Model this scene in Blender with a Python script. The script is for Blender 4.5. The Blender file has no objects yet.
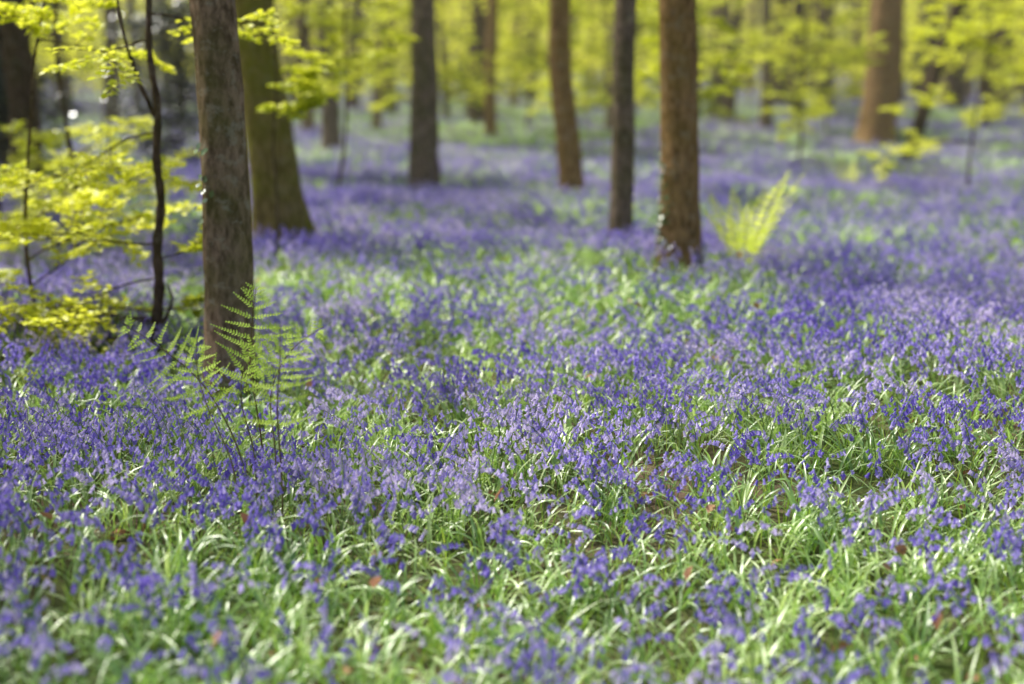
import bpy, math, random
import numpy as np
from mathutils import Vector, Matrix, Euler, noise, Quaternion
R=random.Random(7)
rng=np.random.default_rng(11)
scene=bpy.context.scene
scene.view_settings.view_transform='Standard'
scene.view_settings.look='None'
scene.view_settings.exposure=0
root=scene.collection

# ------------------------------------------------------------ terrain
def _raw(x,y):
    return (0.045*np.sin(0.9*x+0.6*y+1.3)+0.035*np.sin(-0.7*x+1.3*y+0.4)+0.02*np.sin(2.3*x+1.1*y)
            +0.10*np.sin(0.21*x+0.13*y+0.5)*np.clip(y/25.0,0,1))
def H(x,y):
    x=np.asarray(x,float); y=np.asarray(y,float)
    rise=0.013*np.clip(y-24,0,60)+0.03*np.clip(y-84,0,120)
    return _raw(x,y)+rise-0.05
def h(x,y): return float(H(x,y))

# ------------------------------------------------------------ node helpers
def new_mat(name):
    m=bpy.data.materials.new(name); m.use_nodes=True
    nt=m.node_tree; nt.nodes.clear()
    out=nt.nodes.new('ShaderNodeOutputMaterial')
    return m,nt,out
def leaf_mat(name,cols,transl=0.4,rough=0.45,gloss=0.5,noise_scale=6.0,tboost=1.2):
    m,nt,out=new_mat(name)
    N=nt.nodes; L=nt.links
    oi=N.new('ShaderNodeObjectInfo'); geo=N.new('ShaderNodeNewGeometry')
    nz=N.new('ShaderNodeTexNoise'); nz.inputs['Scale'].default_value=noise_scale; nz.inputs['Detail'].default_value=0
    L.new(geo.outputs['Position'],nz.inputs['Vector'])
    add=N.new('ShaderNodeMath'); add.operation='ADD'
    L.new(nz.outputs['Fac'],add.inputs[0])
    mul=N.new('ShaderNodeMath'); mul.operation='MULTIPLY_ADD'; mul.inputs[1].default_value=0.3; mul.inputs[2].default_value=-0.15
    L.new(oi.outputs['Random'],mul.inputs[0]); L.new(mul.outputs[0],add.inputs[1])
    isl=N.new('ShaderNodeMath'); isl.operation='MULTIPLY_ADD'; isl.inputs[1].default_value=0.6; isl.inputs[2].default_value=-0.3
    L.new(geo.outputs['Random Per Island'],isl.inputs[0])
    add2=N.new('ShaderNodeMath'); add2.operation='ADD'
    L.new(add.outputs[0],add2.inputs[0]); L.new(isl.outputs[0],add2.inputs[1])
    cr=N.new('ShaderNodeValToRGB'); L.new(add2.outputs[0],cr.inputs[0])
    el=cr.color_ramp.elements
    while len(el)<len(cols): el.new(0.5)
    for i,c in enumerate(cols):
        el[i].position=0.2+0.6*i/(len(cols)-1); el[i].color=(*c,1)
    p=N.new('ShaderNodeBsdfDiffuse'); L.new(cr.outputs[0],p.inputs['Color'])
    t=N.new('ShaderNodeBsdfTranslucent')
    mx=N.new('ShaderNodeMix'); mx.data_type='RGBA'; mx.blend_type='MULTIPLY'; mx.inputs[0].default_value=1
    L.new(cr.outputs[0],mx.inputs[6]); mx.inputs[7].default_value=(tboost,tboost,tboost*0.85,1)
    L.new(mx.outputs[2],t.inputs['Color'])
    ms=N.new('ShaderNodeMixShader'); ms.inputs[0].default_value=transl
    L.new(p.outputs[0],ms.inputs[1]); L.new(t.outputs[0],ms.inputs[2])
    last=ms.outputs[0]
    if gloss>0:
        g=N.new('ShaderNodeBsdfGlossy'); g.inputs['Roughness'].default_value=rough; g.inputs['Color'].default_value=(1,1,1,1)
        lw=N.new('ShaderNodeLayerWeight'); lw.inputs['Blend'].default_value=0.25
        mm=N.new('ShaderNodeMath'); mm.operation='MULTIPLY_ADD'; mm.inputs[1].default_value=gloss*0.5; mm.inputs[2].default_value=gloss*0.12; L.new(lw.outputs['Facing'],mm.inputs[0])
        m2=N.new('ShaderNodeMixShader'); L.new(mm.outputs[0],m2.inputs[0]); L.new(last,m2.inputs[1]); L.new(g.outputs[0],m2.inputs[2]); last=m2.outputs[0]
    L.new(last,out.inputs[0])
    return m
M_bell=leaf_mat('bluebell_petal',[(0.25,0.18,0.70),(0.49,0.41,0.92),(0.78,0.70,0.98)],0.45,0.5,0,2.0,1.15)
M_stem=leaf_mat('bluebell_stem',[(0.16,0.24,0.10),(0.30,0.44,0.12)],0.3,gloss=0)
M_strap=leaf_mat('bluebell_leaf',[(0.18,0.36,0.05),(0.38,0.61,0.13),(0.62,0.80,0.28)],0.45,0.40,0.65,4.0)
M_grass=leaf_mat('grass_blade',[(0.24,0.42,0.04),(0.50,0.68,0.10)],0.45,gloss=0)
M_beech=leaf_mat('beech_leaf',[(0.46,0.52,0.03),(0.68,0.72,0.05),(0.84,0.85,0.10)],0.5,0.45,0.2,2.0)
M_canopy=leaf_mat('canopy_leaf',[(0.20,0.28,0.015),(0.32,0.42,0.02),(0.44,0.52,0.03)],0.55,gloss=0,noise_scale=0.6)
M_bgleaf=leaf_mat('background_leaf',[(0.38,0.43,0.02),(0.80,0.82,0.05),(0.94,0.92,0.18)],0.5,gloss=0,noise_scale=0.25)  # brightened and paled so the leaf colour itself carries distance haze
M_holly=leaf_mat('holly_leaf',[(0.008,0.02,0.006),(0.03,0.06,0.012)],0.1,0.3,0.5,2.0)
M_fern=leaf_mat('bracken_leaf',[(0.48,0.64,0.10),(0.70,0.86,0.22)],0.42,gloss=0,noise_scale=8.0)
M_fernd=leaf_mat('fern_leaf',[(0.66,0.76,0.12),(0.84,0.90,0.28)],0.5,gloss=0,noise_scale=8.0)
M_dead=leaf_mat('dead_leaf',[(0.16,0.07,0.035),(0.50,0.29,0.18)],0.15,gloss=0,noise_scale=5.0)
M_fstem=leaf_mat('bracken_stem',[(0.16,0.11,0.05),(0.26,0.22,0.09)],0.05,gloss=0)
M_ivy=leaf_mat('ivy_leaf',[(0.04,0.09,0.02),(0.14,0.24,0.05)],0.2,0.35,0.6,8.0)

def bark(name,c1,c2,moss=(0.10,0.11,0.02),mossamt=0.5,pale=0.35):
    m,nt,out=new_mat(name); N=nt.nodes; L=nt.links
    tc=N.new('ShaderNodeTexCoord'); mp=N.new('ShaderNodeMapping'); mp.inputs['Scale'].default_value=(1,1,0.4)
    L.new(tc.outputs['Object'],mp.inputs[0])
    n1=N.new('ShaderNodeTexNoise'); n1.inputs['Scale'].default_value=24; n1.inputs['Detail'].default_value=6; n1.inputs['Roughness'].default_value=0.7
    L.new(mp.outputs[0],n1.inputs['Vector'])
    n2=N.new('ShaderNodeTexNoise'); n2.inputs['Scale'].default_value=3.2; n2.inputs['Detail'].default_value=4
    L.new(tc.outputs['Object'],n2.inputs['Vector'])
    cr=N.new('ShaderNodeValToRGB'); cr.color_ramp.elements[0].position=0.38; cr.color_ramp.elements[1].position=0.62
    cr.color_ramp.elements[0].color=(*c1,1); cr.color_ramp.elements[1].color=(*c2,1)
    L.new(n1.outputs['Fac'],cr.inputs[0])
    cr2=N.new('ShaderNodeValToRGB'); cr2.color_ramp.elements[0].position=0.42; cr2.color_ramp.elements[1].position=0.66
    cr2.color_ramp.elements[1].color=(mossamt,)*3+(1,)
    cr2.color_ramp.elements[0].color=(0,0,0,1)
    L.new(n2.outputs['Fac'],cr2.inputs[0])
    mx=N.new('ShaderNodeMix'); mx.data_type='RGBA'
    L.new(cr2.outputs[0],mx.inputs[0]); L.new(cr.outputs[0],mx.inputs[6]); mx.inputs[7].default_value=(*moss,1)
    n3=N.new('ShaderNodeTexNoise'); n3.inputs['Scale'].default_value=9; n3.inputs['Detail'].default_value=6; n3.inputs['Roughness'].default_value=0.7
    mp3=N.new('ShaderNodeMapping'); mp3.inputs['Scale'].default_value=(1,1,1.3)
    L.new(tc.outputs['Object'],mp3.inputs[0]); L.new(mp3.outputs[0],n3.inputs['Vector'])
    cr3=N.new('ShaderNodeValToRGB'); cr3.color_ramp.elements[0].position=0.54; cr3.color_ramp.elements[1].position=0.64
    cr3.color_ramp.elements[0].color=(0,0,0,1); cr3.color_ramp.elements[1].color=(pale,pale,pale,1)
    L.new(n3.outputs['Fac'],cr3.inputs[0])
    mx2=N.new('ShaderNodeMix'); mx2.data_type='RGBA'
    L.new(cr3.outputs[0],mx2.inputs[0]); L.new(mx.outputs[2],mx2.inputs[6]); mx2.inputs[7].default_value=(0.46,0.42,0.30,1)
    p=N.new('ShaderNodeBsdfDiffuse'); p.inputs['Roughness'].default_value=0.5
    L.new(mx2.outputs[2],p.inputs['Color'])
    b=N.new('ShaderNodeBump'); b.inputs['Strength'].default_value=0.9; b.inputs['Distance'].default_value=0.025
    L.new(n1.outputs['Fac'],b.inputs['Height']); L.new(b.outputs[0],p.inputs['Normal'])
    L.new(p.outputs[0],out.inputs[0])
    return m
B_brown=bark('beech_bark',(0.14,0.095,0.06),(0.44,0.31,0.20),(0.14,0.14,0.03),0.6,pale=0.6)
B_green=bark('mossy_bark',(0.16,0.12,0.045),(0.37,0.29,0.13),(0.22,0.22,0.04),0.85,0.2)
B_grey=bark('grey_bark',(0.14,0.105,0.08),(0.36,0.27,0.20))
B_red=bark('tan_bark',(0.17,0.10,0.045),(0.50,0.31,0.15),(0.31,0.21,0.07),0.6)
B_dark=bark('dark_bark',(0.06,0.042,0.03),(0.18,0.125,0.09),(0.08,0.08,0.02),0.4,0.2)
def ground_mat():
    m,nt,out=new_mat('woodland_soil'); N=nt.nodes; L=nt.links
    g=N.new('ShaderNodeNewGeometry')
    n1=N.new('ShaderNodeTexNoise'); n1.inputs['Scale'].default_value=22; n1.inputs['Detail'].default_value=8; n1.inputs['Roughness'].default_value=0.75
    L.new(g.outputs['Position'],n1.inputs['Vector'])
    cr=N.new('ShaderNodeValToRGB'); e=cr.color_ramp.elements
    e[0].position=0.35; e[0].color=(0.04,0.035,0.02,1); e[1].position=0.7; e[1].color=(0.30,0.20,0.13,1)
    x=e.new(0.52); x.color=(0.09,0.11,0.04,1)
    L.new(n1.outputs['Fac'],cr.inputs[0])
    n2=N.new('ShaderNodeTexNoise'); n2.inputs['Scale'].default_value=0.5; n2.inputs['Detail'].default_value=4
    L.new(g.outputs['Position'],n2.inputs['Vector'])
    cr2=N.new('ShaderNodeValToRGB'); e=cr2.color_ramp.elements
    e[0].position=0.4; e[0].color=(0.10,0.17,0.04,1); e[1].position=0.6; e[1].color=(0.32,0.20,0.17,1)
    L.new(n2.outputs['Fac'],cr2.inputs[0])
    mx=N.new('ShaderNodeMix'); mx.data_type='RGBA'; mx.inputs[0].default_value=0.5
    L.new(cr.outputs[0],mx.inputs[6]); L.new(cr2.outputs[0],mx.inputs[7])
    p=N.new('ShaderNodeBsdfDiffuse')
    L.new(mx.outputs[2],p.inputs['Color'])
    b=N.new('ShaderNodeBump'); b.inputs['Distance'].default_value=0.03; L.new(n1.outputs['Fac'],b.inputs['Height']); L.new(b.outputs[0],p.inputs['Normal'])
    L.new(p.outputs[0],out.inputs[0]); return m
M_ground=ground_mat()

# ------------------------------------------------------------ mesh builder
class MB:
    def __init__(s): s.v=[];s.f=[];s.m=[]
    def add(s,vs,fs,mi=0):
        o=len(s.v); s.v.extend([tuple(v) for v in vs]); s.f.extend([tuple(i+o for i in f) for f in fs]); s.m.extend([mi]*len(fs))
    def mesh(s,name,mats,smooth=True):
        me=bpy.data.meshes.new(name); me.from_pydata(s.v,[],s.f)
        for m in mats: me.materials.append(m)
        me.polygons.foreach_set('material_index',s.m)
        me.polygons.foreach_set('use_smooth',[smooth]*len(s.f)); me.update(); return me
def obj(name,me,parent=None,coll=None,loc=(0,0,0)):
    o=bpy.data.objects.new(name,me); (coll or root).objects.link(o); o.location=loc
    if parent: o.parent=parent
    return o
def empty(name,loc=(0,0,0)):
    o=bpy.data.objects.new(name,None); root.objects.link(o); o.location=loc; o.empty_display_size=0.2; return o
def tube(mb,pts,rad,n=6,mi=0,cap=True):
    vs=[];fs=[]
    up=None
    for i,p in enumerate(pts):
        d=(pts[min(i+1,len(pts)-1)]-pts[max(i-1,0)]).normalized()
        if up is None: up=d.orthogonal().normalized()
        a=(up-d*up.dot(d)).normalized(); up=a; b=d.cross(a)
        for k in range(n):
            t=2*math.pi*k/n
            vs.append(p+(a*math.cos(t)+b*math.sin(t))*rad[i])
    for i in range(len(pts)-1):
        for k in range(n):
            fs.append((i*n+k,i*n+(k+1)%n,(i+1)*n+(k+1)%n,(i+1)*n+k))
    if cap: fs.append(tuple(range((len(pts)-1)*n,len(pts)*n)))
    mb.add(vs,fs,mi)
def curve_pts(start,dirv,length,n,wob=0.1,grav=0.0,R=R):
    p=start.copy(); d=dirv.normalized(); out=[p.copy()]
    for i in range(n):
        d=(d+Vector((R.uniform(-wob,wob),R.uniform(-wob,wob),R.uniform(-wob,wob)+grav))).normalized()
        p=p+d*(length/n); out.append(p.copy())
    return out
def smooth_path(pts,m=6):
    pts=[Vector(p) for p in pts]; sm=[]
    for i in range(len(pts)-1):
        p0=pts[max(i-1,0)];p1=pts[i];p2=pts[i+1];p3=pts[min(i+2,len(pts)-1)]
        for k in range(m):
            t=k/m; sm.append(0.5*((2*p1)+(p2-p0)*t+(2*p0-5*p1+4*p2-p3)*t*t+(3*p1-p0-3*p2+p3)*t**3))
    sm.append(pts[-1]); return sm
def leaf(mb,p,d,nrm,L,W,mi=0,fold=0.15):
    d=d.normalized(); s=d.cross(nrm)
    if s.length<1e-4: s=d.orthogonal()
    s.normalize(); u=s.cross(d)
    v=[p, p+d*L*0.35+s*W*0.5+u*W*fold, p+d*L*0.7+s*W*0.38+u*W*fold, p+d*L, p+d*L*0.7-s*W*0.38+u*W*fold, p+d*L*0.35-s*W*0.5+u*W*fold, p+d*L*0.5]
    mb.add(v,[(0,1,6),(1,2,6),(2,3,6),(3,4,6),(4,5,6),(5,0,6)],mi)
def rv(R=R,z=1.0):
    return Vector((R.gauss(0,1),R.gauss(0,1),R.gauss(0,1)*z)).normalized()
def quadleaf(mb,p,d,nrm,L,W,mi=0):
    s=d.cross(nrm)
    if s.length<1e-4: s=d.orthogonal()
    s.normalize()
    mb.add([p,p+d*L*0.45+s*W*0.5,p+d*L,p+d*L*0.45-s*W*0.5],[(0,1,2,3)],mi)

# ------------------------------------------------------------ instancing
def scatter(name,pos,rot,scl,idx,meshes,parent=None):
    coll=bpy.data.collections.new(name+'_parts')
    for i,me in enumerate(meshes):
        o=bpy.data.objects.new('%s_variant_%02d'%(name,i),me); coll.objects.link(o)
    n=len(pos)
    me=bpy.data.meshes.new(name); me.vertices.add(n)
    me.vertices.foreach_set('co',np.asarray(pos,np.float32).ravel())
    a=me.attributes.new('rot','FLOAT_VECTOR','POINT'); a.data.foreach_set('vector',np.asarray(rot,np.float32).ravel())
    a=me.attributes.new('scl','FLOAT','POINT'); a.data.foreach_set('value',np.asarray(scl,np.float32))
    a=me.attributes.new('idx','INT','POINT'); a.data.foreach_set('value',np.asarray(idx,np.int32))
    me.update()
    o=obj(name,me,parent)
    ng=bpy.data.node_groups.new(name+'_scatter','GeometryNodeTree')
    ng.interface.new_socket('Geometry',in_out='INPUT',socket_type='NodeSocketGeometry')
    ng.interface.new_socket('Geometry',in_out='OUTPUT',socket_type='NodeSocketGeometry')
    N=ng.nodes; L=ng.links
    gi=N.new('NodeGroupInput'); go=N.new('NodeGroupOutput')
    ip=N.new('GeometryNodeInstanceOnPoints'); ci=N.new('GeometryNodeCollectionInfo')
    ci.inputs['Collection'].default_value=coll; ci.inputs['Separate Children'].default_value=True; ci.inputs['Reset Children'].default_value=True
    def na(t,nm):
        x=N.new('GeometryNodeInputNamedAttribute'); x.data_type=t; x.inputs['Name'].default_value=nm; return x.outputs['Attribute']
    L.new(gi.outputs[0],ip.inputs['Points']); L.new(ci.outputs[0],ip.inputs['Instance'])
    ip.inputs['Pick Instance'].default_value=True
    L.new(na('INT','idx'),ip.inputs['Instance Index'])
    L.new(na('FLOAT_VECTOR','rot'),ip.inputs['Rotation'])
    L.new(na('FLOAT','scl'),ip.inputs['Scale'])
    L.new(ip.outputs[0],go.inputs[0])
    md=o.modifiers.new('scatter','NODES'); md.node_group=ng
    return o

# ------------------------------------------------------------ ground
def warp(a,b,n,k):
    t=np.linspace(-1,1,n); s=np.sinh(k*t)/math.sinh(k); return (a+b)/2+s*(b-a)/2
xs=warp(-260,260,181,4.2)
t=np.linspace(0,1,201); ys=-40+ (np.sinh(4.0*(t-0.22))/math.sinh(4.0*0.78))*400
ys=ys-ys[0]-60
X,Y=np.meshgrid(xs,ys); Z=H(X,Y)
vv=np.stack([X.ravel(),Y.ravel(),Z.ravel()],1)
nx=len(xs); ny=len(ys)
ff=[(j*nx+i,j*nx+i+1,(j+1)*nx+i+1,(j+1)*nx+i) for j in range(ny-1) for i in range(nx-1)]
me=bpy.data.meshes.new('ground'); me.from_pydata(vv.tolist(),[],ff); me.materials.append(M_ground)
me.polygons.foreach_set('use_smooth',[True]*len(ff)); obj('ground',me)

# ------------------------------------------------------------ bluebell
def strap(mb,R,base,az,L,W,elev,bend,mi,seg=6):
    p=base.copy(); vs=[];fs=[]; e=elev; tw=R.uniform(-0.5,0.5)
    az0=az
    for i in range(seg+1):
        t=i/seg
        d=Vector((math.cos(az0)*math.cos(e),math.sin(az0)*math.cos(e),math.sin(e)))
        s=Vector((-math.sin(az0),math.cos(az0),0)); u=s.cross(d)*-1
        s2=s*math.cos(tw*t)+u*math.sin(tw*t); u2=u*math.cos(tw*t)-s*math.sin(tw*t)
        w=W*0.5*(0.55+1.2*t-1.7*t**3 if t<0.999 else 0.04); w=max(w,W*0.03)
        vs+= [p-s2*w+u2*w*0.35,p.copy(),p+s2*w+u2*w*0.35]
        p=p+d*(L/seg); e-=bend/seg*(0.5+t); az0+=R.uniform(-0.12,0.12)
    for i in range(seg):
        a=i*3; fs+=[(a,a+1,a+4,a+3),(a+1,a+2,a+5,a+4)]
    mb.add(vs,fs,mi)
def bell(mb,p,d,L,r,n=6,mi=0,rings=((0,0.35),(0.2,0.9),(0.72,0.95),(1.0,1.8))):
    d=d.normalized(); a=d.orthogonal().normalized(); b=d.cross(a); vs=[];fs=[]
    for t,k in rings:
        for j in range(n):
            an=2*math.pi*j/n; vs.append(p+d*(L*t)+(a*math.cos(an)+b*math.sin(an))*r*k)
    for i in range(len(rings)-1):
        for j in range(n): fs.append((i*n+j,i*n+(j+1)%n,(i+1)*n+(j+1)%n,(i+1)*n+j))
    fs.append(tuple(range(n)))
    mb.add(vs,fs,mi)
def bluebell(mb,R,base,Hh,az,nb,lo=False):
    lean=R.uniform(0.0,0.22); droop=R.uniform(0.3,1.4)
    p=base.copy(); th=lean; pts=[p.copy()]; n=5 if lo else 8
    ax=Vector((math.cos(az),math.sin(az),0))
    for i in range(n):
        t=(i+1)/n
        th+= (0.02 if t<0.6 else droop/(n*0.4))
        p=p+(ax*math.sin(th)+Vector((0,0,math.cos(th))))*(Hh/n); pts.append(p.copy())
    tube(mb,pts,[0.0028-0.0016*i/n for i in range(n+1)],3,1,False)
    for k in range(nb):
        t=0.62+0.38*(k+0.5)/nb; f=t*n; i=min(int(f),n-1); q=pts[i].lerp(pts[i+1],f-i)
        sp=az+R.gauss(0,1.1)
        o=Vector((math.cos(sp),math.sin(sp),0))
        young=(t-0.6)/0.4
        d=o*R.uniform(0.3,0.9)+Vector((0,0,-1.0))
        ped=q+o*0.012*(1-0.4*young)+Vector((0,0,0.002))
        L=0.0235*(1-0.35*young)*R.uniform(0.9,1.1); r=0.0051*(1-0.35*young)
        if lo: bell(mb,ped,d,L*1.2,r*1.4,4,0,((0,0.4),(0.5,1.0),(1,1.7)))
        else: bell(mb,ped,d,L,r,5)
def near_patch(seed,nf,nt,ng,S=0.3):
    R=random.Random(seed); mb=MB()
    for k in range(nt):
        cx,cy=R.uniform(-S,S),R.uniform(-S,S)
        for j in range(R.randint(4,7)):
            strap(mb,R,Vector((cx+R.uniform(-.03,.03),cy+R.uniform(-.03,.03),-0.02)),R.uniform(0,6.28),R.uniform(0.14,0.30),R.uniform(0.008,0.014),R.uniform(0.9,1.45),R.uniform(0.7,2.6),2,6)
    for k in range(ng):
        strap(mb,R,Vector((R.uniform(-S,S),R.uniform(-S,S),-0.02)),R.uniform(0,6.28),R.uniform(0.14,0.30),R.uniform(0.003,0.005),R.uniform(1.1,1.5),R.uniform(0.3,1.4),3,4)
    for k in range(nf):
        bluebell(mb,R,Vector((R.uniform(-S,S),R.uniform(-S,S),-0.02)),R.uniform(0.24,0.39),R.uniform(0,6.28),R.randint(7,13))
    return mb.mesh('bluebell_patch',[M_bell,M_stem,M_strap,M_grass])
near=[]
for lvl,(nf,nt,ngr) in enumerate([(9,30,46),(16,28,40),(27,25,32),(42,18,20)]):
    for i in range(3): near.append(near_patch(100+lvl*10+i,nf,nt,ngr))
def patch_variant(seed,nf,nt):
    R=random.Random(seed); mb=MB()
    for k in range(nt):
        b=Vector((R.uniform(-.6,.6),R.uniform(-.6,.6),-0.02))
        for j in range(5): strap(mb,R,b,R.uniform(0,6.28),R.uniform(0.20,0.34),0.019,R.uniform(0.9,1.4),R.uniform(0.8,2.0),2,3)
    for k in range(nf):
        bluebell(mb,R,Vector((R.uniform(-.6,.6),R.uniform(-.6,.6),-0.02)),R.uniform(0.26,0.38),R.uniform(0,6.28),8,True)
    return mb.mesh('bluebell_patch',[M_bell,M_stem,M_strap])
patches=[patch_variant(300+i,95,34) for i in range(4)]+[patch_variant(310+i,18,64) for i in range(2)]

def fnoise(x,y,s,ox=0.0):
    return np.array([noise.noise(Vector((a*s+ox,b*s,ox*0.7))) for a,b in zip(x,y)])
TRUNKS=[]
def dens(x,y):
    d=0.52+0.7*fnoise(x,y,0.45,3.1)+0.6*fnoise(x,y,1.5,9.2)
    d=d+0.28*np.clip(np.abs(x-0.2)-1.0,0,1.4)*np.clip(1.6-y/12,0,1)
    d=d-0.08*np.clip((4.6-y)/1.5,0,1)
    for cx,cy,sx,sy,a in [(-0.15,4.3,0.8,0.75,0.18),(0.3,8,1.0,1.5,0.12),(0.2,11,1.0,1.0,0.12),(0.2,22,1.5,2.0,0.6),(5.2,17,2.5,1.5,0.5),(-1.5,28,3,3,0.6),(3.5,13,0.8,0.9,0.35),(2.4,27,2,2.2,.5)]:
        d=d-a*np.exp(-((x-cx)/sx)**2-((y-cy)/sy)**2)
    return np.clip(d,0.0,0.999)

# ------------------------------------------------------------ trees
def limb_tree_crown(seed,h0,h1,rad,leaves=800):
    R=random.Random(seed); mb=MB()
    nl=9
    for k in range(nl):
        z=h0+(h1-h0)*0.8*(k/nl)+R.uniform(-.3,.3); az=k*2.4+R.uniform(-.4,.4)
        Ln=rad*(1-0.45*k/nl)*R.uniform(0.8,1.1)
        pts=curve_pts(Vector((0,0,z)),Vector((math.cos(az),math.sin(az),0.75)),Ln,7,0.14,0.02,R)
        tube(mb,pts,[0.05*(1-0.88*i/7) for i in range(8)],6,1)
        tips=[]
        for j in range(2,8):
            d=(pts[j]-pts[j-1]).normalized()+rv(R,0.5)*0.9
            sub=curve_pts(pts[j],d,Ln*0.38*R.uniform(0.6,1.1),4,0.2,0,R)
            tube(mb,sub,[0.014,0.011,0.008,0.005,0.003],4,1)
            tips+=sub[1:]
        per=max(1,leaves//(nl*len(tips)))
        for tp in tips:
            for _ in range(per):
                c=tp+rv(R)*R.uniform(0.05,0.40)
                quadleaf(mb,c,rv(R,0.5),(Vector((0,0,1))+rv(R)*0.6).normalized(),R.uniform(.09,.13),R.uniform(.06,.08),0)
    return mb.mesh('crown',[M_canopy,B_grey])
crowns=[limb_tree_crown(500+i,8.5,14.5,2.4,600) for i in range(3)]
shade_crowns=[limb_tree_crown(520+i,6.5,14.5,3.4,8000) for i in range(2)]  # extra-leafy crowns, only for the unseen trees added to cast shade

def trunk_mesh(seed,r,height,lean=(0,0),flare=0.35,mat=B_brown,bow=0.0,lobes=5,rootdir=None,fine=4.5):
    R=random.Random(seed); mb=MB(); ph=R.uniform(0,6.28); n=28
    zs=list(np.arange(-0.25,0.8,0.06))+list(np.arange(0.8,fine,0.14))+list(np.linspace(fine,height,12))
    sx,sy=R.uniform(0,50),R.uniform(0,50); vs=[];fs=[]
    for z in zs:
        zz=max(z,0); k=min(zz,5.0)
        w=0.35*r*noise.noise(Vector((sx,sy,zz*0.45)))*min(zz,1.5); w2=0.35*r*noise.noise(Vector((sy,sx,zz*0.45)))*min(zz,1.5)
        cx=lean[0]*k+bow*math.sin(min(zz,3.2)/3.2*math.pi)+w; cy=lean[1]*k+w2
        rr=r*(1-0.055*min(zz,5))*(1 if zz<5 else max(0.12,1-(zz-5)/(height-5)*0.9))
        for j in range(n):
            a=2*math.pi*j/n
            q=rr*(1+0.13*noise.noise(Vector((math.cos(a)*1.3+sx,math.sin(a)*1.3,zz*1.2)))+0.08*noise.noise(Vector((math.cos(a)*4+sx,math.sin(a)*4,zz*4))))
            fl=math.exp(-zz/0.22)*flare*(0.75+0.55*math.cos(lobes*a+ph)+0.3*math.cos(2*a+ph*2))+0.10*math.exp(-zz/0.7)
            if rootdir is not None: fl+=1.1*math.exp(-zz/0.30)*max(0,math.cos(a-rootdir))**6
            q*=1+max(fl,0)
            vs.append((cx+q*math.cos(a),cy+q*math.sin(a),z))
    for i in range(len(zs)-1):
        for j in range(n): fs.append((i*n+j,i*n+(j+1)%n,(i+1)*n+(j+1)%n,(i+1)*n+j))
    fs.append(tuple(range((len(zs)-1)*n,len(zs)*n)))
    mb.add(vs,fs,0)
    top=Vector((lean[0]*5,lean[1]*5,0))
    return mb.mesh('trunk',[mat]),top
tid=0
def tree(x,y,r,lean=(0,0),mat=B_brown,height=15,name='beech_tree',crown=0,cs=1.0,**kw):
    global tid; tid+=1
    e=empty(name,(x,y,h(x,y)))
    me,top=trunk_mesh(900+tid,r,height,lean,mat=mat,**kw)
    obj('trunk',me,e)
    cm=crowns[tid%3] if crown==0 else shade_crowns[tid%2]
    c=obj('crown',cm,e,loc=(top.x,top.y,0)); c.rotation_euler=(0,0,tid*1.9); c.scale=(cs,cs,height/15)
    TRUNKS.append((x,y,r))
    return e
def ivy(parent,r,lean,seed,n,z0,z1,a0,a1):
    R=random.Random(seed); mb=MB()
    for k in range(n):
        z=R.uniform(z0,z1); a=R.gauss((a0+a1)/2,(a1-a0)/3); rr=r*(1.04-0.05*z)+0.012
        p=Vector((lean*z+rr*math.cos(a),rr*math.sin(a),z)); nn=Vector((math.cos(a),math.sin(a),.4))
        leaf(mb,p,Vector((R.uniform(-.5,.5),R.uniform(-.5,.5),-1))+nn*0.3,nn,R.uniform(.025,.045),R.uniform(.025,.04),0,0.1)
    obj('ivy',mb.mesh('ivy',[M_ivy]),parent)
T1=tree(-1.49,7.36,0.128,(-0.006,0),B_brown,flare=0.25)
T2=tree(-2.02,12.4,0.200,(-0.085,0.0),B_green,flare=0.3,rootdir=-0.15)
T3=tree(-1.13,18.6,0.18,(0.0,0),B_grey,flare=0.3)
T4=tree(0.76,17.5,0.145,(-0.055,0),B_red,flare=0.35,bow=-0.06)
T5=tree(1.01,13.2,0.108,(0.01,0),B_grey,flare=0.2)
T6=tree(1.27,10.8,0.150,(-0.015,0),B_red,flare=0.3)
ivy(T6,0.15,-0.015,61,90,0.1,0.95,-3.0,-2.3)
ivy(T1,0.128,-0.006,62,14,0.9,1.4,-2.6,-1.9)
T7=tree(7.15,28.3,0.36,(0.04,0),B_red,flare=0.4,height=17)
T8=tree(6.35,23.1,0.11,(0.27,0),B_dark,height=12,cs=0.7)
T9=tree(-3.1,24.5,0.16,(0.0,0),B_grey)
T10=tree(-7.2,20.5,0.27,(0,0),B_dark)
T11=tree(10.2,31.0,0.10,(0.02,0),B_dark,height=12,cs=0.7)
T12=tree(8.9,31.5,0.13,(0.12,0),B_dark,height=13,cs=0.8)
T13=tree(-5.6,16.5,0.17,(-0.03,0),B_dark)
T14=tree(-0.45,30,0.13,(0.01,0),B_red)
T16=tree(5.2,36,0.28,(0,0),B_grey)
T18=tree(8.2,38,0.26,(0.0,0),B_grey)
for (x,y,r,c,cs) in [(-7.4,5.4,.2,1,.9),(-8.6,9.0,.22,1,.9),(-3.7,4.6,.17,1,.6),(6.6,7.0,.22,0,1),(10.5,15,.2,0,1),(-11,17,.22,1,1)]:  # out-of-view trees; the dense-crowned ones are added to shade the frame's edges
    tree(x,y,r,(R.uniform(-.03,.0),R.uniform(-.03,.03)),B_brown,crown=c,cs=cs)

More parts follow.
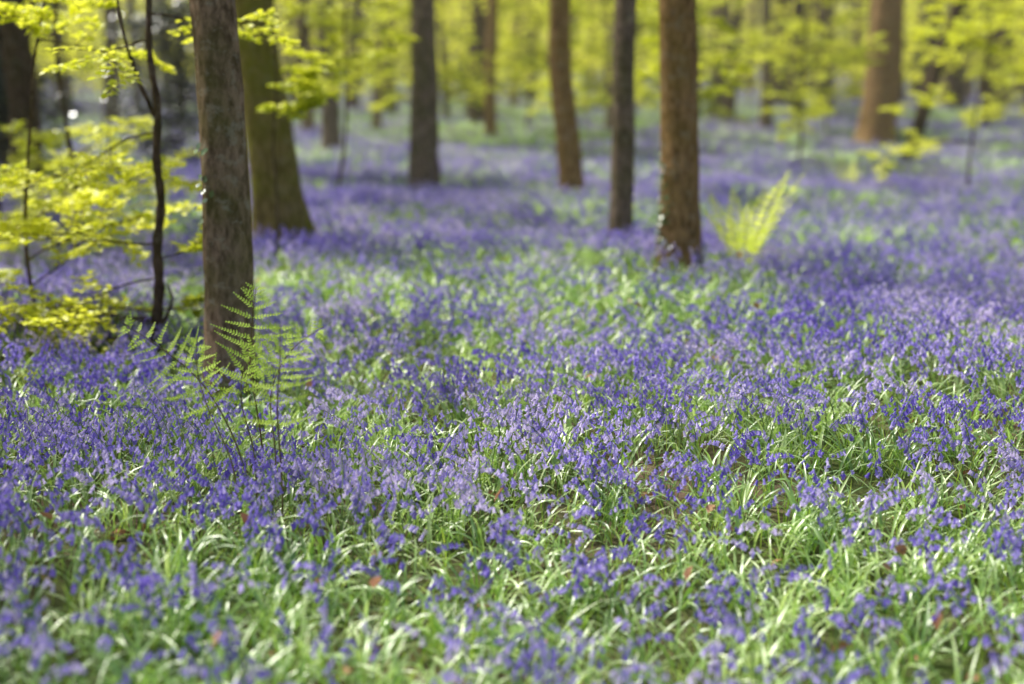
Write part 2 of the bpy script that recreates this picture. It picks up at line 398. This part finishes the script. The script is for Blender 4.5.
# distant woodland trunks
dw=empty('distant_beech_trees')
far_tr=[trunk_mesh(1500+i,1.0*0.17,15,(R.uniform(-.04,.04),0),mat=[B_grey,B_dark,B_brown,B_dark][i],fine=2.0)[0] for i in range(4)]
placed=[]
tries=0
while len(placed)<330 and tries<14000:
    tries+=1
    y=32+66*R.random()**1.3; x=R.uniform(-0.46*y-2,0.46*y+2)
    if any((x-a)**2+(y-b)**2<1.7**2 for a,b in placed): continue
    placed.append((x,y))
    o=obj('trunk',R.choice(far_tr),dw,loc=(x,y,h(x,y)-0.05)); s=R.choice([R.uniform(.4,.8),R.uniform(0.7,1.5)]); o.scale=(s,s,R.uniform(.9,1.1)); o.rotation_euler=(R.uniform(-.05,.05),R.uniform(-.07,.07),R.uniform(0,6.3))
    if R.random()<0.10:
        c=obj('crown',R.choice(crowns),dw,loc=(x,y,h(x,y))); c.rotation_euler=(0,0,R.uniform(0,6.3))

# ------------------------------------------------------------ leafy sprays
def spray(mb,R,start,dirv,L,leafL=0.055,n=9,sub=2,droop=-0.01,rb=0.006):
    pts=curve_pts(start,dirv,L,n,0.17,droop,R)
    tube(mb,pts,[rb*(1-0.85*i/n)+0.0008 for i in range(n+1)],4,1)
    up=Vector((0,0,1))
    for i in range(1,n+1):
        d=(pts[i]-pts[i-1]).normalized(); s=d.cross(up).normalized()*(1 if i%2 else -1)
        if sub<2 or i>3:
          for q in (0,1):
            dd=(d*0.6+s*(1 if q==0 else -1)+rv(R)*0.45)
            leaf(mb,pts[i].lerp(pts[i-1],R.random()*0.5)+dd*0.006,dd,(up+rv(R)*0.5),leafL*R.uniform(.6,1.15),leafL*0.68,0)
        if sub and R.random()<0.8 and i<n and i>1:
            spray(mb,R,pts[i],(d*0.8+s+rv(R)*0.4),L*0.45*(1-0.4*i/n),leafL,6,sub-1,droop,rb*0.5)
def sapling(name,x,y,height,r,lean,sprays,seed,mat=B_dark,wob=0.12,leafL=0.055,path=None,extra=()):
    R=random.Random(seed); e=empty(name,(x,y,h(x,y)))
    mb=MB()
    if path: pts=smooth_path(path,5); n=len(pts)-1
    else:
        n=22
        pts=[Vector((0,0,-0.1))]; d=Vector((lean[0],lean[1],1)).normalized()
        for i in range(n):
            d=(d+Vector((R.uniform(-wob,wob),R.uniform(-wob,wob),0))*1.0+Vector((lean[0],lean[1],1))*0.25).normalized()
            pts.append(pts[-1]+d*height/n)
    tube(mb,pts,[r*(1-0.75*i/n)*(1+0.15*math.sin(i*2.1)) for i in range(n+1)],8,0)
    for ex in extra:
        q=smooth_path(ex,5); tube(mb,q,[r*0.42*(1-0.75*i/len(q)) for i in range(len(q))],6,0)
    obj('stem',mb.mesh('stem',[mat]),e)
    ml=MB()
    for (zz,az,el,L) in sprays:
        f=min(zz/height*n,n-0.01); i=int(f); p=pts[i].lerp(pts[i+1],f-i)
        spray(ml,R,p,Vector((math.cos(az)*math.cos(el),math.sin(az)*math.cos(el),math.sin(el))),L,leafL,rb=0.003+0.004*L)
    obj('leafy_branches',ml.mesh('leafy_branches',[M_beech,mat]),e)
    return e
def rs(R,n,z0,z1,az0,az1,l0,l1):
    return [(R.uniform(z0,z1),R.uniform(az0,az1),R.uniform(-0.25,0.6),R.uniform(l0,l1)) for _ in range(n)]
R=random.Random(77)
sapling('beech_sapling',-2.10,8.25,3.7,0.036,(0,0),rs(R,7,0.3,1.2,2.6,4.0,0.6,1.2)+rs(R,4,1.7,3.4,0,6.28,0.5,1.0)+[(0.9,-0.3,0.2,0.5),(0.5,0.1,0.0,0.4)],21,
   path=[(0.0,0,-.1),(0,0,.2),(.03,0,.45),(.03,0,.7),(.06,.02,.95),(.05,0,1.2),(.07,0,1.5),(.04,0,1.8),(.05,0,2.1),(.08,0,2.6),(.05,0,3.1),(0,0,3.7)],
   extra=[[(.0,0,.2),(.07,-.03,.28),(.10,0,.38),(.08,0,.47)],[(.05,0,1.45),(-.03,0,1.65),(-.10,0,1.9),(-.15,0,2.3),(-.2,0,2.7)]])
sapling('beech_sapling',-3.0,8.8,3.2,0.014,(-0.02,0),rs(R,10,0.3,1.2,0,6.28,0.5,1.0)+rs(R,4,1.9,3.0,0,6.28,0.5,.9),22)
sapling('beech_sapling',-3.6,11.5,4.0,0.025,(0.0,0),rs(R,10,0.4,1.3,0,6.28,0.6,1.3)+rs(R,5,2.0,3.6,0,6.28,0.6,1.1),23)
sapling('beech_sapling',-4.9,13.5,4.0,0.03,(0.02,0),rs(R,8,0.4,1.1,0,6.28,0.7,1.4)+rs(R,5,2.2,3.6,0,6.28,0.6,1.1),24,leafL=0.065)
sapling('beech_sapling',-1.85,11.0,3.2,0.010,(0.02,0),rs(R,8,1.0,2.8,-1,1.6,0.3,0.6),25)
sapling('beech_sapling',-2.9,19,4.4,0.03,(0,0),rs(R,22,1.0,4,0,6.28,0.8,1.5),26,leafL=0.07)
sapling('beech_sapling',5.9,18.5,3.0,0.02,(0,0),rs(R,12,0.6,2.6,0,6.28,0.8,1.6),27,leafL=0.07)
sapling('beech_sapling',8.6,22.5,3.0,0.02,(0,0),rs(R,12,0.6,2.8,0,6.28,0.8,1.6),28,leafL=0.07)
sapling('beech_sapling',4.6,23,4.0,0.025,(0,0),rs(R,22,0.8,3.8,0,6.28,0.8,1.6),29,leafL=0.07)
sapling('beech_sapling',2.0,16.5,4.0,0.02,(0,0),rs(R,10,1.3,3.4,0,6.28,0.5,0.9),30,leafL=0.06)
sapling('beech_sapling',1.9,26,4.0,0.025,(0,0),rs(R,22,1.2,3.8,0,6.28,0.8,1.6),31,leafL=0.07)
sapling('beech_sapling',0.3,31,4.0,0.03,(0,0),rs(R,24,1.2,3.8,0,6.28,0.8,1.7),33,leafL=0.08)
sapling('beech_sapling',-1.9,15.5,4.2,0.02,(0,0),rs(R,12,1.4,3.8,0,6.28,0.6,1.1),34,leafL=0.06)
sapling('beech_sapling',9.2,25.5,3.4,0.02,(0,0),rs(R,20,0.6,3.2,0,6.28,0.8,1.6),35,leafL=0.075)
sapling('beech_sapling',3.1,29,4.2,0.03,(0,0),rs(R,26,1.0,4,0,6.28,0.8,1.7),37,leafL=0.085)
sapling('beech_sapling',-1.9,28,4.2,0.03,(0,0),rs(R,26,1.0,4,0,6.28,0.8,1.7),38,leafL=0.085)
sapling('beech_sapling',6.6,30,4.2,0.03,(0,0),rs(R,26,1.0,4,0,6.28,0.8,1.7),39,leafL=0.085)

# ------------------------------------------------------------ background foliage
def cluster(seed,n,mat,L=0.10,flat=0.45):
    R=random.Random(seed); mb=MB()
    cs=[rv(R)*R.uniform(0.1,0.6) for _ in range(7)]
    for k in range(n):
        c=R.choice(cs); p=Vector((c.x,c.y,c.z*flat))+Vector((R.gauss(0,.22),R.gauss(0,.22),R.gauss(0,.07)))
        quadleaf(mb,p,rv(R,0.4),(Vector((0,0,1))+rv(R)*0.7).normalized(),L*R.uniform(.7,1.2),L*0.65,0)
    for c in cs:
        tube(mb,[Vector((0,0,-0.1)),Vector((c.x*.5,c.y*.5,c.z*flat*.3)),Vector((c.x,c.y,c.z*flat))],[.012,.008,.003],3,1)
    return mb.mesh('leaf_cluster',[mat,B_dark])
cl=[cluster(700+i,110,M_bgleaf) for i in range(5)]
P=[];S=[]
for k in range(2500):
    y=29+66*R.random()**0.9; x=R.uniform(-0.46*y-3,0.46*y+3)
    g=noise.noise(Vector((x*0.16,y*0.12,2.2)))
    if R.random()>0.65+g*1.3: continue
    z=h(x,y)+1.0+R.random()**1.2*3.6
    P.append((x,y,z)); S.append(R.uniform(0.8,1.7)*(0.8+y/110))
for k in range(420):
    x=R.uniform(-62,62); y=R.uniform(98,114); P.append((x,y,h(x,y)+R.uniform(0,9))); S.append(R.uniform(2.6,4.2))
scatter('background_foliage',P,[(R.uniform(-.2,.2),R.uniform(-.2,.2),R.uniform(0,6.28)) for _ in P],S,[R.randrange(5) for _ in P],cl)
hc=[cluster(760+i,260,M_holly,0.09,0.9) for i in range(3)]
for (hx,hy,w,hh,nn) in [(-6.9,18.2,1.2,2.9,75),(-9.8,23.5,1.8,3.2,70),(-5.3,22.5,0.9,2.2,34)]:
    P=[];S=[]
    for k in range(nn):
        z=R.random(); a=R.uniform(0,6.28); rr=w*math.sqrt(R.random())*(1.05-0.5*z)
        P.append((hx+rr*math.cos(a),hy+rr*math.sin(a),h(hx,hy)+0.25+z*hh)); S.append(R.uniform(.6,1.0))
    scatter('holly_bush',P,[(0,0,R.uniform(0,6.28)) for _ in P],S,[R.randrange(3) for _ in P],hc)

# ------------------------------------------------------------ bracken
def pinna(mb,R,start,dirv,up,L,mi=0,ms=1,tooth=0.0145):
    m=max(4,int(L/0.0105)); pts=[start.copy()]; d=dirv.normalized(); cv=R.uniform(0.01,0.09)
    for k in range(m):
        d=(d+up*cv*(1 if k<m*0.7 else 2.5)*0.35+Vector((0,0,-0.008))).normalized(); pts.append(pts[-1]+d*(L/m))
    tube(mb,pts,[0.0012*(1-0.7*k/m)+0.0003 for k in range(m+1)],3,0,False)
    for k in range(1,m+1):
        t=k/m; dv=(pts[k]-pts[k-1]).normalized(); s=dv.cross(up).normalized(); u=s.cross(dv)
        w=tooth*min(1,(1.12-t)*1.4)*R.uniform(.7,1.15)+0.001
        for sg in (-1,1):
            dd=(s*sg+dv*0.35+u*R.uniform(-.1,.45)).normalized(); c=pts[k]
            q=dv*0.0034
            mb.add([c-q,c+dd*w*0.6-q*0.9,c+dd*w+q*0.4,c+dd*w*0.55+q*1.0,c+q],[(0,1,2,3,4)],mi)
def bracken(name,x,y,path,first,npairs,Lmax,facing,seed,r=0.0048):
    R=random.Random(seed); e=empty(name,(x,y,h(x,y))); mb=MB()
    sm=smooth_path(path,8); N=len(sm)
    tube(mb,sm,[r*(1-0.82*i/N) for i in range(N)],6,1)
    fc=Vector(facing).normalized()
    for j in range(npairs):
        u0=j/npairs; t=first+(0.985-first)*(1-(1-u0)**1.35); f=t*(N-1); i=min(int(f),N-2); p=sm[i].lerp(sm[i+1],f-i)
        d=(sm[i+1]-sm[i]).normalized(); s=d.cross(fc).normalized()
        L=Lmax*(1-u0)**0.8*(0.75 if j==0 else 1.0)*R.uniform(.8,1.1)+0.012
        for sg in (-1,1):
            pd=s*sg*1.0+d*R.uniform(.1,.6)+fc*R.uniform(-.45,.45)
            pinna(mb,R,p+d*R.uniform(-.006,.006),pd,(d*0.6+fc).normalized(),L*R.uniform(.85,1.1))
    obj('frond',mb.mesh('frond',[M_fern,M_fstem],False),e); return e
bracken('bracken_fern',-0.83,4.90,[(0,0,-.03),(0.006,0,.22),(-.002,0,.48),(0.012,0,.66),(.02,-.01,.80)],0.45,9,0.18,(0,-.85,.5),41)
bracken('bracken_fern',-0.97,5.14,[(0,0,-.03),(-.05,0,.26),(-.16,0,.50),(-.30,0,.64),(-.46,-.02,.76)],0.45,11,0.16,(.25,-.75,.65),42)
bracken('bracken_fern',-0.95,5.22,[(0,0,-.03),(0.0,0,.28),(-.03,0,.55),(-.02,0,.74),(.0,.0,.88)],0.48,10,0.17,(0,-.85,.5),43)
bracken('bracken_fern',-0.90,5.05,[(0,0,-.03),(.03,0,.25),(.02,0,.50),(.09,.02,.66),(.22,.0,.76)],0.50,9,0.13,(-.2,-.75,.65),44,0.004)
bracken('bracken_fern',-1.02,5.10,[(0,0,-.03),(-.02,0,.22),(-.10,0,.43),(-.14,.02,.58),(-.13,.0,.70)],0.50,8,0.14,(-.1,-.8,.55),45,0.004)
bracken('bracken_fern',-0.96,5.12,[(0,0,-.03),(.0,0,.25),(-.04,0,.45),(-.03,.02,.58),(.05,-.03,.66)],0.50,8,0.15,(0,-.8,.6),46,0.004)
def fern(x,y,L,n,seed):
    R=random.Random(seed); e=empty('male_fern',(x,y,h(x,y))); mb=MB()
    for k in range(n):
        a=k*2*math.pi/n+R.uniform(-.2,.2); d=Vector((math.cos(a)*.45,math.sin(a)*.45,1)); nn=Vector((-math.cos(a),-math.sin(a),.6))
        Lk=L*R.uniform(.65,1.15); pts=curve_pts(Vector((0,0,0)),d,Lk,24,0.015,-0.02,R)
        tube(mb,pts,[0.004*(1-.8*i/24) for i in range(25)],4,1)
        for i in range(5,25):
            dd=(pts[i]-pts[i-1]).normalized(); s=dd.cross(nn).normalized(); pl=Lk*0.14*math.sin(math.pi*(0.12+0.86*i/24))
            for sg in (-1,1):
                leaf(mb,pts[i],(s*sg+dd*.35+rv(R)*.2),nn,pl,Lk*0.028,0,0.1)
    obj('fronds',mb.mesh('fronds',[M_fernd,M_fstem]),e)
fern(1.85,11.3,0.88,11,51)
fern(4.6,19.5,0.6,7,52)

# ------------------------------------------------------------ the bluebell carpet
def grid(step,y0,y1,margin):
    out=[]
    yy=np.arange(y0,y1,step)
    for y in yy:
        hw=0.42*(y+margin)+0.4; xx=np.arange(-hw,hw,step)
        out.append(np.stack([xx,np.full(len(xx),y)],1))
    a=np.concatenate(out); a=a+rng.uniform(-.12,.12,a.shape)*step*2
    return a[:,0],a[:,1]
def slope_rot(x,y):
    e=0.15
    gx=(H(x+e,y)-H(x-e,y))/(2*e); gy=(H(x,y+e)-H(x,y-e))/(2*e)
    out=[]
    for a,b in zip(gx,gy):
        nrm=Vector((-a,-b,1)).normalized()
        q=Vector((0,0,1)).rotation_difference(nrm) @ Quaternion((0,0,1),R.uniform(0,6.283))
        out.append(tuple(q.to_euler()))
    return out
x,y=grid(0.5,1.3,20,3.0)
d=dens(x,y); lv=np.clip((d*4+rng.normal(0,.35,len(d))).astype(int),0,3)
scatter('bluebell_carpet',np.stack([x,y,H(x,y)],1),slope_rot(x,y),rng.uniform(.9,1.1,len(x)),lv*3+rng.integers(0,3,len(x)),near)
x,y=grid(1.0,20.4,92,3.0)
k=(rng.uniform(0,1,len(x))<np.clip(1.15-np.clip(y-60,0,50)/60,0,1)); x=x[k];y=y[k]
d=dens(x*0.7,y*0.7)
idx=np.where(d>0.35,rng.integers(0,4,len(x)),rng.integers(4,6,len(x)))
scatter('distant_bluebell_carpet',np.stack([x,y,H(x,y)],1),slope_rot(x,y),rng.uniform(.9,1.15,len(x)),idx,patches)
def deadleaf(seed):
    R=random.Random(seed); mb=MB(); leaf(mb,Vector((0,0,0)),Vector((1,0,R.uniform(-.3,.3))),Vector((0,R.uniform(-.3,.3),1)),.06,.038,0,R.uniform(.1,.5)); return mb.mesh('dead_leaf',[M_dead])
n=700; yy=rng.uniform(1.5,12,n); xx=rng.uniform(-1,1,n)*(0.42*yy+1.5)
up=rng.uniform(0,1,n)<0.3
scatter('dead_leaves',np.stack([xx,yy,H(xx,yy)+np.where(up,rng.uniform(.06,.18,n),.012)],1),rng.uniform(-.7,.7,(n,3))*np.array([1,1,9]),rng.uniform(.7,1.3,n),rng.integers(0,4,n),[deadleaf(i) for i in range(4)])

# ------------------------------------------------------------ thin sunlit haze under the far trees
mh,nth,oh=new_mat('woodland_haze')
vs=nth.nodes.new('ShaderNodeVolumeScatter'); vs.inputs['Color'].default_value=(1.0,0.98,0.80,1); vs.inputs['Density'].default_value=0.0030; vs.inputs['Anisotropy'].default_value=0.2
nth.links.new(vs.outputs[0],oh.inputs['Volume'])
mb=MB(); x0,x1,y0,y1,z0,z1=-80,80,14,135,-3,10
mb.add([(x0,y0,z0),(x1,y0,z0),(x1,y1,z0),(x0,y1,z0),(x0,y0,z1),(x1,y0,z1),(x1,y1,z1),(x0,y1,z1)],[(0,3,2,1),(4,5,6,7),(0,1,5,4),(1,2,6,5),(2,3,7,6),(3,0,4,7)])
obj('woodland_haze',mb.mesh('woodland_haze',[mh],False))

# ------------------------------------------------------------ light
az=math.radians(-60); el=math.radians(58)
sv=Vector((math.sin(az)*math.cos(el),math.cos(az)*math.cos(el),math.sin(el)))
ld=bpy.data.lights.new('sun','SUN'); ld.energy=5.0; ld.angle=math.radians(4); ld.color=(1,0.97,0.91)
lo=bpy.data.objects.new('sun',ld); root.objects.link(lo); lo.rotation_euler=sv.to_track_quat('Z','Y').to_euler(); lo.location=(0,0,30)
w=bpy.data.worlds.new('World'); scene.world=w; w.use_nodes=True
nt=w.node_tree; nt.nodes.clear(); o=nt.nodes.new('ShaderNodeOutputWorld'); bg=nt.nodes.new('ShaderNodeBackground'); sk=nt.nodes.new('ShaderNodeTexSky')
sk.sky_type='NISHITA'; sk.sun_disc=False; sk.sun_elevation=el; sk.sun_rotation=az; sk.dust_density=5.0; sk.air_density=1.0; sk.ozone_density=0.5
bg.inputs[1].default_value=0.15
nt.links.new(sk.outputs[0],bg.inputs[0]); nt.links.new(bg.outputs[0],o.inputs[0])

# ------------------------------------------------------------ camera
cd=bpy.data.cameras.new('camera'); cam=bpy.data.objects.new('camera',cd); root.objects.link(cam)
cam.location=(0,0,1.68); cam.rotation_euler=(math.radians(90-11.2),0,0)
cd.lens=50; cd.sensor_width=36; cd.clip_end=800; cd.clip_start=0.05
cd.dof.use_dof=True; cd.dof.focus_distance=5.8; cd.dof.aperture_fstop=0.9
scene.camera=cam
